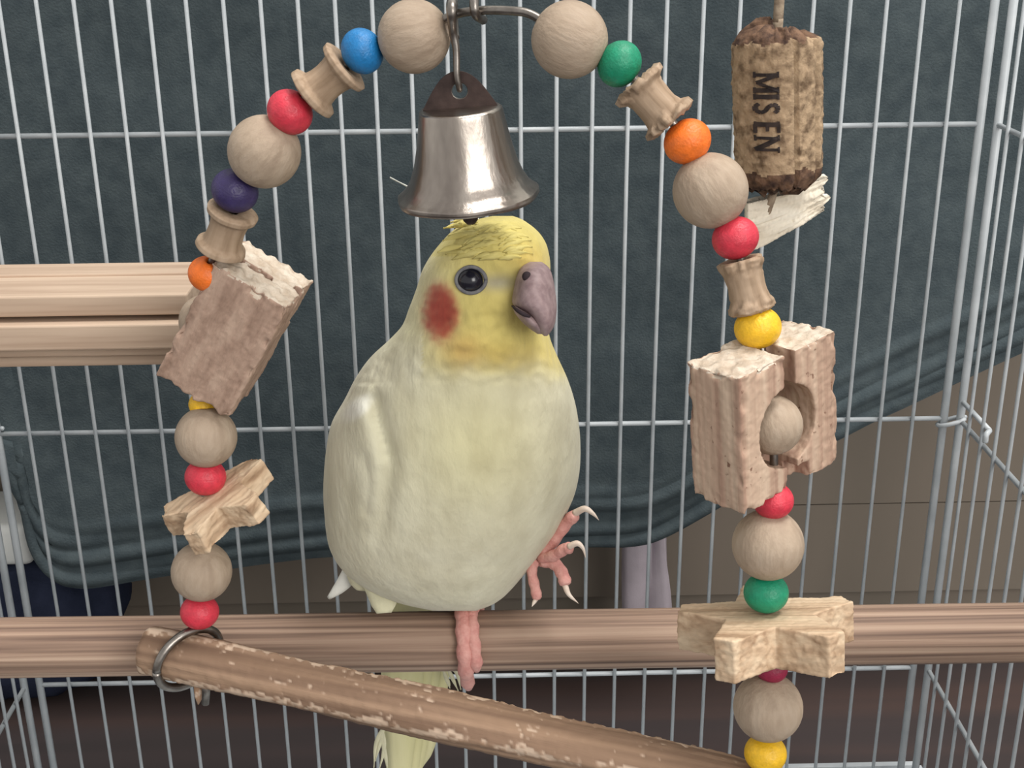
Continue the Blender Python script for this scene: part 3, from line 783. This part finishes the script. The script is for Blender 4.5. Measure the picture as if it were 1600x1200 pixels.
md = o.modifiers.new('t', 'SOLIDIFY'); md.thickness = 0.0003; md.offset = 0
o['label'] = 'dark serif letters MIS EN printed down the cork'
V, Fc = tube(spline([cc+axis*(Hk*0.45), at(1216, 30, .455), at(1219, -20, .455), Vector((at(1219, -20, .455).x, .455*S, ZT))], 5), px(cc, 8), 10); mk('cord', V, Fc, M['cord'], ck)
# palm strip: split fibrous slab below the cork
sa, sb = at(1168, 356, .448), at(1288, 303, .462)
sa0 = at(1172, 322, .448)
V, Fc = [], []
nu, nv = 60, 24
ud = (sb-sa)
for side in (0, 1):
    for i in range(nu+1):
        u_ = i/nu
        for j in range(nv+1):
            v_ = j/nv
            rag = 0.0035*noise.noise(Vector((v_*5, side*0.3, 4.0)))*(max(0, u_-0.7)/0.3) + 0.0016*noise.noise(Vector((v_*17, side*2.0, 9.0)))*(max(0, u_-0.85)/0.15)
            p = sa + ud*u_ + ud.normalized()*rag
            wv = 1-0.32*u_
            p = p + U_*((v_-0.5)*px(p, 76)*wv) + Vector((0, 1, 0))*(side*0.0042)
            p = p + U_*px(p, -5)*math.sin(u_*3.1) + Vector((0, -1, 0))*(0.0012*noise.noise(Vector((u_*3, v_*14, side*5))) + 0.0006*noise.noise(Vector((u_*30, v_*20, side))))
            V.append(p)
w2 = nv+1; off = (nu+1)*w2
for i in range(nu):
    for j in range(nv):
        Fc.append((i*w2+j, (i+1)*w2+j, (i+1)*w2+j+1, i*w2+j+1)); Fc.append(tuple(off+q for q in (i*w2+j, i*w2+j+1, (i+1)*w2+j+1, (i+1)*w2+j)))
for i in range(nu):
    for j in (0, nv): Fc.append((i*w2+j, off+i*w2+j, off+(i+1)*w2+j, (i+1)*w2+j))
for j in range(nv):
    for i in (0, nu): Fc.append((i*w2+j, i*w2+j+1, off+i*w2+j+1, off+i*w2+j))
mk('palm_strip', V, Fc, M['rawhide'], ck)
V, Fc = tube([cc-axis*(Hk*0.46), sa.lerp(sb, 0.25)+Vector((0, .002, 0))], px(cc, 7), 8); mk('cord', V, Fc, M['cord'], ck)

# ------------------------------------------------------------------ the cockatiel
rows = np.array([  # y, left x, right x, depth, half depth (survey units)
 (337, 772, 800, .490, .004), (341, 752, 812, .490, .009), (348, 728, 824, .490, .014), (360, 708, 839, .490, .019), (378, 690, 852, .491, .0225), (398, 674, 858, .492, .0245),
 (420, 661, 860, .493, .026), (450, 651, 856, .495, .027), (482, 639, 852, .498, .0285), (512, 626, 856, .503, .031), (530, 609, 860, .507, .033), (557, 580, 871, .513, .0365), (590, 556, 886, .520, .041),
 (623, 539, 897, .527, .0445), (659, 519, 904, .534, .0475), (700, 510, 907, .541, .0495), (740, 506, 905, .547, .0500), (775, 505, 897, .552, .0495), (805, 507, 884, .556, .0480), (835, 510, 869, .559, .0455), (860, 516, 850, .561, .0425),
 (885, 530, 830, .563, .038), (905, 549, 813, .564, .034), (922, 575, 798, .565, .029), (936, 604, 783, .5655, .024), (947, 640, 765, .566, .018), (955, 680, 742, .566, .010)], float)
NY, NA = 220, 200
ys = np.linspace(337, 955, NY)
def smooth_interp(y, xs, fs):
    # cubic Hermite (monotone-ish) for smooth silhouettes
    mder = np.gradient(fs, xs); i = np.clip(np.searchsorted(xs, y)-1, 0, len(xs)-2)
    h = xs[i+1]-xs[i]; t = (y-xs[i])/h
    return (2*t**3-3*t**2+1)*fs[i]+(t**3-2*t**2+t)*h*mder[i]+(-2*t**3+3*t**2)*fs[i+1]+(t**3-t**2)*h*mder[i+1]
xl = smooth_interp(ys, rows[:, 0], rows[:, 1]); xr_ = smooth_interp(ys, rows[:, 0], rows[:, 2]); dc = smooth_interp(ys, rows[:, 0], rows[:, 3]); hd = smooth_interp(ys, rows[:, 0], rows[:, 4])
def g2(x, y, cx, cy, sx, sy): return math.exp(-((x-cx)/sx)**2-((y-cy)/sy)**2)
def seg_dist(x, y, pl):
    best = (1e9, 0)
    for (a, b_) in zip(pl[:-1], pl[1:]):
        ax_, ay = a; bx, by = b_; l2 = (bx-ax_)**2+(by-ay)**2
        t = max(0, min(1, ((x-ax_)*(bx-ax_)+(y-ay)*(by-ay))/l2)); dx_, dy_ = x-(ax_+t*(bx-ax_)), y-(ay+t*(by-ay))
        d = math.hypot(dx_, dy_); sgn_ = (bx-ax_)*(y-ay)-(by-ay)*(x-ax_)
        if d < best[0]: best = (d, math.copysign(1, sgn_))
    return best
WING = [(585, 628), (592, 660), (602, 695), (608, 725), (603, 758), (600, 800), (590, 850), (575, 905)]
def relief(x, y):
    """plumage relief on the front of the bird, towards the viewer (survey units)"""
    h = 0.0
    d, sg = seg_dist(x, y, WING)
    fade = 1/(1+math.exp((y-800)/30))
    if y > 600:
        h -= 0.0040*math.exp(-(d/14)**2)*fade*(1 if sg > 0 else 1.25)
        h += 0.0030*math.exp(-((d-26)/22)**2)*(1 if sg > 0 else 0.2)*fade
    h -= 0.0018*math.exp(-(seg_dist(x, y, [(570, 715), (577, 760), (572, 800)])[0]/8)**2)
    h += 0.0022*g2(x, y, 556, 636, 26, 20)
    # face: cheek ruff, brow, eye hollow, throat
    h += 0.0035*g2(x, y, 720, 540, 70, 36)+0.0030*g2(x, y, 800, 545, 50, 30)
    h -= 0.0016*g2(x, y, 740, 438, 34, 26)
    h -= 0.0020*g2(x, y, 785, 440, 28, 22)
    h += 0.0025*g2(x, y, 800, 395, 55, 26)
    h -= 0.0022*g2(x, y, 600, 560, 30, 50)
    for k_, (cx, cy, l) in enumerate(((740, 366, 60), (765, 384, 60), (735, 396, 70), (800, 372, 40))):
        h += 0.0011*math.exp(-((y-cy-0.10*(x-cx))/5)**2)*math.exp(-((x-cx)/l)**2)
    h += 0.0006*noise.noise(Vector((x*0.022, y*0.014, 0)))+0.0003*noise.noise(Vector((x*0.06, y*0.03, 3)))
    if y < 600: h += (0.0010 if y > 480 else 0.0005)*noise.noise(Vector((x*0.07, y*0.07, 7)))
    return h
def plume_col(x, y, front):
    cream = (212, 208, 184); yel = (206, 191, 116); gold = (204, 180, 100); pale = (210, 205, 168); chest = (215, 209, 166)
    nz = noise.noise(Vector((x*0.02, y*0.02, 1)))*14+noise.noise(Vector((x*0.06, y*0.06, 1)))*6
    c = cream
    if front:
        c = mixc(c, chest, g2(x, y, 745, 690, 110, 110)*0.9)
    t = sig((y+nz-(575 if x > 660 else 535))/11)
    head = mixc(pale, yel, sig(-(x+nz-690)/18))
    if y < 400: head = mixc(head, (206, 193, 116), 0.7)
    head = mixc(head, gold, g2(x, y, 775, 560, 80, 24)*0.9); head = mixc(head, gold, g2(x, y, 822, 400, 36, 18)*0.7)
    c = mixc(c, head, t)
    if front:
        q = ((x-688)/27)**2+((y-490)/43)**2
        nb_ = noise.noise(Vector((x*0.11, y*0.11, 5)))*0.35
        c = mixc(c, (148, 64, 54), sig((q-0.95+nz*0.02+nb_)*4.0))
        c = mixc(c, (204, 150, 84), 0.35*g2(x, y, 722, 545, 30, 26))
        c = mixc(c, (236, 236, 226), 0.9*sig((((x-557-0.7*(640-y))/18)**2+((y-637)/20)**2-1)*3))
        c = mixc(c, (164, 160, 148), 0.75*g2(x, y, 776, 442, 34, 13))
    return lin(c)
V, Fc, cols = [], [], []
for i, y in enumerate(ys):
    xc = (xl[i]+xr_[i])/2; hw = (xr_[i]-xl[i])/2
    for k_ in range(NA):
        th = 2*math.pi*k_/NA
        cs, sn = math.cos(th), math.sin(th)
        x = xc+hw*cs; dpt_ = dc[i]-hd[i]*math.copysign(abs(sn)**0.95, sn)
        fr_ = max(0, sn)
        if fr_ > 0: dpt_ -= relief(x, y)*min(1, fr_*2.2)
        V.append(atd(x, y, dpt_)); cols.append((*plume_col(x, y, sn > -0.15), 1))
for i in range(NY-1):
    for k_ in range(NA):
        k2 = (k_+1) % NA; Fc.append((i*NA+k_, (i+1)*NA+k_, (i+1)*NA+k2, i*NA+k2))
Fc.append(tuple(range(NA))); Fc.append(tuple((NY-1)*NA+q for q in range(NA))[::-1])
FOOT = at(735, 950, .50)
bird = empty('cockatiel', FOOT); tag(bird, 'cream and yellow cockatiel with orange cheek perched one-legged on the straight dowel', 'bird')
body = mk('body', V, Fc, M['plumage'], bird)
ca = body.data.color_attributes.new('Col', 'FLOAT_COLOR', 'POINT')
ca.data.foreach_set('color', np.array(cols, dtype=np.float32).ravel())
md = body.modifiers.new('soft', 'SMOOTH'); md.iterations = 2
def surf(x, y):
    """point on the front of the plumage seen along (x, y), survey depth"""
    i = int(np.clip(round((y-337)/(955-337)*(NY-1)), 0, NY-1)); xc = (xl[i]+xr_[i])/2; hw = (xr_[i]-xl[i])/2
    cs = max(-1, min(1, (x-xc)/hw)); sn = math.sqrt(1-cs*cs)
    return dc[i]-hd[i]*sn**0.95-relief(x, y)*min(1, sn*2.2)
def ball(name, x, y, d, rx, ry, rd, mat, parent, n=24):
    V, Fc = [], []
    for i in range(n+1):
        t = math.pi*i/n
        for k_ in range(n*2):
            a = math.pi*k_/n
            V.append(atd(x+rx*math.sin(t)*math.cos(a), y+ry*math.cos(t), d-rd*math.sin(t)*math.sin(a)))
    for i in range(n):
        for k_ in range(2*n): Fc.append((i*2*n+k_, (i+1)*2*n+k_, (i+1)*2*n+(k_+1) % (2*n), i*2*n+(k_+1) % (2*n)))
    return mk(name, V, Fc, mat, parent)
# eyes (the far one sits on the hidden side of the head)
ed = surf(735, 438)
eye = ball('eye', 735, 437, ed+0.0019, 22, 21.5, 0.0056, M['eye'], bird); eye['label'] = 'dark round eye'
ringp = []
for a in np.linspace(0, 2*math.pi, 41):
    x, y = 736+21.5*math.cos(a)+1.5*math.cos(a)**3, 437.5+20.5*math.sin(a); ringp.append(atd(x, y, surf(x, y)-0.0006+0.0004*math.cos(a)))
V, Fc = tube(ringp, px(ringp[0], 3.2), 8); mk('eyelid', V, Fc, M['eye_ring'], eye)
ball('eye', 840, 437, .500, 13, 18, 0.006, M['eye'], bird)
# beak: cere, hooked upper mandible, lower mandible
def loft(name, tab, mat, parent, NYb=40, NAb=40, bulge=1.0):
    tab = np.array(tab, float); yy_ = np.linspace(tab[0, 0], tab[-1, 0], NYb); V, Fc = [], []
    L_, R2, D_, Hh = [np.interp(yy_, tab[:, 0], tab[:, q]) for q in (1, 2, 3, 4)]
    ker = np.array([1, 2, 3, 2, 1])/9.0
    for arr in (L_, R2, D_, Hh):
        pad = np.pad(arr, 2, mode='reflect', reflect_type='odd'); arr[:] = np.convolve(pad, ker, 'valid')
    for i, y in enumerate(yy_):
        xc, hw = (L_[i]+R2[i])/2, (R2[i]-L_[i])/2
        for k_ in range(NAb):
            a = 2*math.pi*k_/NAb; V.append(atd(xc+hw*math.cos(a), y, D_[i]-Hh[i]*math.sin(a)))
    for i in range(NYb-1):
        for k_ in range(NAb): k2 = (k_+1) % NAb; Fc.append((i*NAb+k_, (i+1)*NAb+k_, (i+1)*NAb+k2, i*NAb+k2))
    Fc.append(tuple(range(NAb))); Fc.append(tuple((NYb-1)*NAb+q for q in range(NAb))[::-1])
    return mk(name, V, Fc, mat, parent)
bk = loft('beak', [(409, 826, 846, .474, .004), (413, 817, 854, .473, .0085), (421, 811, 860, .4725, .012), (434, 806, 864, .472, .0145), (450, 803, 867, .4715, .016), (465, 800, 869, .471, .0165), (477, 800, 870, .470, .0165), (484, 812, 870, .4685, .0145), (493, 826, 869, .467, .012), (503, 832, 868, .466, .010), (512, 838, 865, .465, .0075), (520, 844, 860, .4645, .0045), (525, 850, 855, .4645, .001)], M['beak'], bird)
bk['label'] = 'grey pink hooked beak'
loft('lower_beak', [(479, 801, 812, .470, .008), (487, 803, 826, .468, .0105), (496, 809, 838, .467, .0108), (506, 818, 848, .467, .0095), (514, 828, 852, .467, .0075), (522, 840, 852, .467, .004)], M['beak'], bk)
ball('nostril', 823, 432, .4598, 7.5, 8, 0.0016, M['nostril'], bk, 12)
ball('nostril', 857, 430, .4700, 3.5, 6, 0.004, M['nostril'], bk, 12)
# mouth line
V, Fc = tube(spline([atd(x, y, d) for x, y, d in ((800, 478, .4625), (808, 485, .4575), (818, 491, .4558), (829, 495, .4556))], 5), [0.0002, 0.0005, 0.0006, 0.0003], 8); mk('mouth_line', V, Fc, M['nostril'], bk)
# crest: loose narrow feathers lying back over the crown
def feather(name, pts, w, mat, parent, prof=(0.25, 0.8, 1.0, 0.95, 0.75, 0.35, 0.05), n=16, facing=None, curl=0.15, thick=0.0004):
    P = spline(pts, max(2, n//(len(pts)-1))); V, Fc = [], []
    wv = [float(q) for q in np.interp(np.linspace(0, 1, len(P)), np.linspace(0, 1, len(prof)), prof)]
    fc = -F_ if facing is None else facing
    for i, p in enumerate(P):
        T = (P[min(i+1, len(P)-1)]-P[max(i-1, 0)]).normalized(); sd = T.cross(fc).normalized(); nn_ = sd.cross(T)
        for s in (-1, -0.5, 0, 0.5, 1): V.append(p+sd*(s*w*wv[i]/2)+nn_*(-curl*w*abs(s)**2*wv[i]*0.5+ (0.0003 if s == 0 else 0)))
    for i in range(len(P)-1):
        for j in range(4): Fc.append((i*5+j, i*5+j+1, (i+1)*5+j+1, (i+1)*5+j))
    o = mk(name, V, Fc, mat, parent); md = o.modifiers.new('t', 'SOLIDIFY'); md.thickness = thick
    return o
for i in range(46):           # short soft feathers in loose rows across the crown
    x0, y0 = random.uniform(735, 835), random.uniform(352, 404)
    ln = random.uniform(26, 52); sl = random.uniform(-0.05, 0.28); pts = []
    if y0 < 366 and x0 > 815: continue
    for j in range(4):
        x, y = x0-ln*j/3, y0+sl*ln*j/3-4*math.sin(j/3*3.1)
        i_ = int(np.clip((y-337)/(955-337)*(NY-1), 0, NY-1)); xx = min(max(x, xl[i_]+5), xr_[i_]-5)
        pts.append(atd(x, y, surf(xx, max(y, 345))-0.0002-0.0001*j))
    feather('crest_feather', pts, px(pts[0], random.uniform(8, 13)), M['crest'], bird, prof=(0.1, 0.6, 0.9, 1, 0.8, 0.5, 0.1), curl=0.35, thick=0.0002)
for q in (((735, 352), (712, 352), (694, 356)), ((730, 366), (708, 370), (692, 376)), ((745, 347), (720, 345), (704, 347)), ((722, 384), (700, 388), (684, 394))):
    pts = [atd(x, y, surf(max(x, 718), max(y, 352))-0.0006) for x, y in q]; feather('crest_feather', pts, px(pts[0], 9), M['crest'], bird, n=10)
pts = [atd(760, 352, .497), atd(700, 320, .506), atd(650, 298, .510), atd(609, 277, .512)]
feather('crest_feather', pts, px(pts[0], 9), M['white_quill'], bird, prof=(0.8, 0.9, 0.7, 0.5, 0.3, 0.1))
# folded wing tips
wt = feather('wing_feather', [atd(560, 850, .566), atd(553, 885, .572), atd(536, 912, .575), atd(513, 935, .577)], px(atd(540, 900, .57), 30), M['white_quill'], bird, prof=(0.9, 1, 1, 0.85, 0.6, 0.2))
wt['label'] = 'white wing tip feather'
feather('wing_feather', [atd(575, 860, .562), atd(588, 905, .563), atd(598, 935, .563), atd(600, 958, .562)], px(atd(590, 930, .57), 46), M['cream_quill'], bird, prof=(0.9, 1, 1, 0.95, 0.85, 0.5))
feather('wing_feather', [atd(556, 850, .562), atd(560, 890, .566), atd(566, 910, .568), atd(574, 922, .569)], px(atd(560, 900, .57), 40), M['cream_quill'], bird, prof=(0.9, 1, 1, 0.95, 0.7, 0.2))
# tail hanging behind the dowel
for (x0, x1, x2, ln, wd, dd_) in ((640, 628, 624, 1262, 64, .000), (655, 640, 634, 1275, 66, .003), (670, 655, 640, 1250, 60, .006), (690, 672, 652, 1205, 54, .009), (625, 614, 612, 1225, 44, .004)):
    pts = [at(x0, 930, .528+dd_), at((x0+x1)/2, 1000, .533+dd_), at(x1, 1090, .538+dd_), at((x1+x2)/2, 1160, .541+dd_), at(x2, ln, .545+dd_)]
    feather('tail_feather', pts, px(pts[1], wd), M['tail'], bird, prof=(0.9, 1, 1, 0.98, 0.92, 0.8, 0.6, 0.15), n=28, curl=0.25)
for pl in (((700, 1046), (707, 1060), (716, 1080)), ((692, 1046), (700, 1066), (703, 1076)), ((706, 1044), (714, 1052), (720, 1078)), ((600, 1130), (594, 1160), (586, 1190)), ((598, 1140), (600, 1170), (592, 1205)), ((604, 1130), (588, 1160), (584, 1200)), ((596, 1150), (602, 1180), (606, 1205))):
    pts = [at(x, y, .534) for x, y in pl]; feather('tail_wisp', pts, px(pts[0], 7), M['cream_quill'], bird, n=10)
# legs: gripping foot over the dowel front
dcen = lambda x: za(at(x, 1000, DY).x)
def wrap(x0, x1, a0, a1, lift):
    out = []
    for t in np.linspace(0, 1, 14):
        c = dcen(x0+(x1-x0)*t); a = math.radians(a0+(a1-a0)*t); r = DR+lift
        out.append(c+Vector((0, -math.cos(a)*r, math.sin(a)*r)))
    return out
def toe_r(base, n=14):
    return [base*(1+0.13*math.sin(i*1.9)) * (1 if i < n-2 else (0.85 if i == n-2 else 0.5)) for i in range(n)]
V, Fc = [], []
t1 = wrap(724, 729, 88, -42, 0.0022); end = t1[-1]; t1 = t1+[end+Vector((0.0003, 0.0003, -0.003)), end+Vector((0.0005, 0.001, -0.0055))]
tube(t1, toe_r(px(t1[0], 12), 16), 12, V, Fc)
tube(wrap(736, 745, 88, -22, 0.0020), toe_r(px(t1[0], 10.5)), 12, V, Fc)
tube(wrap(722, 712, 92, 200, 0.0022), toe_r(px(t1[0], 11)), 12, V, Fc)
tube(wrap(740, 752, 92, 190, 0.0020), toe_r(px(t1[0], 10)), 12, V, Fc)
tube([t1[0]+Vector((0.001, 0.001, 0.012)), t1[0]+Vector((0.001, 0.0005, 0.004)), t1[0]+Vector((0.001, 0, -0.001))], [0.0034, 0.0032, 0.0036], 12, V, Fc)
ft = mk('foot', V, Fc, M['toe'], bird); ft['label'] = 'scaly foot gripping the dowel'
# raised foot
V, Fc = [], []
fd = .520
def fp(L_): return spline([atd(x, y, d) for x, y, d in L_], 6)
tube(fp([(800, 850, .572), (826, 862, .566), (848, 872, .558)]), [0.0034, 0.0030, 0.0030], 12, V, Fc)
TO = [([(846, 868, .557), (866, 843, .553), (886, 816, .549), (901, 803, .546)], 9.8), ([(846, 872, .556), (866, 868, .550), (884, 857, .545), (894, 857, .543)], 9.0), ([(848, 876, .557), (868, 882, .554), (880, 900, .551), (884, 915, .550)], 9.8), ([(838, 874, .558), (831, 892, .558), (836, 918, .558), (840, 937, .558)], 8.2)]
for pl, r in TO:
    P = fp(pl); k_ = px(P[0], 1); tube(P, [r*k_*(1+0.07*math.sin(i*1.4)) for i in range(len(P)-1)]+[r*k_*0.55], 12, V, Fc)
rf = mk('foot', V, Fc, M['toe'], bird); rf['label'] = 'pink foot raised with spread toes'
CLW = [[(898, 802, .546), (914, 795, .543), (927, 803, .543), (936, 813, .544)], [(889, 854, .542), (902, 849, .540), (911, 857, .540), (915, 872, .541)], [(882, 912, .550), (889, 929, .548), (904, 943, .548)], [(838, 935, .558), (834, 942, .557), (831, 948, .556)]]
for pl, r in zip(CLW, (6.0, 5.5, 5.0, 4.0)):
    P = fp(pl); V, Fc = tube(P, [r*px(P[0], 1), r*0.85*px(P[0], 1), r*0.5*px(P[0], 1), 0.00006], 10); mk('claw', V, Fc, M['claw'], rf)
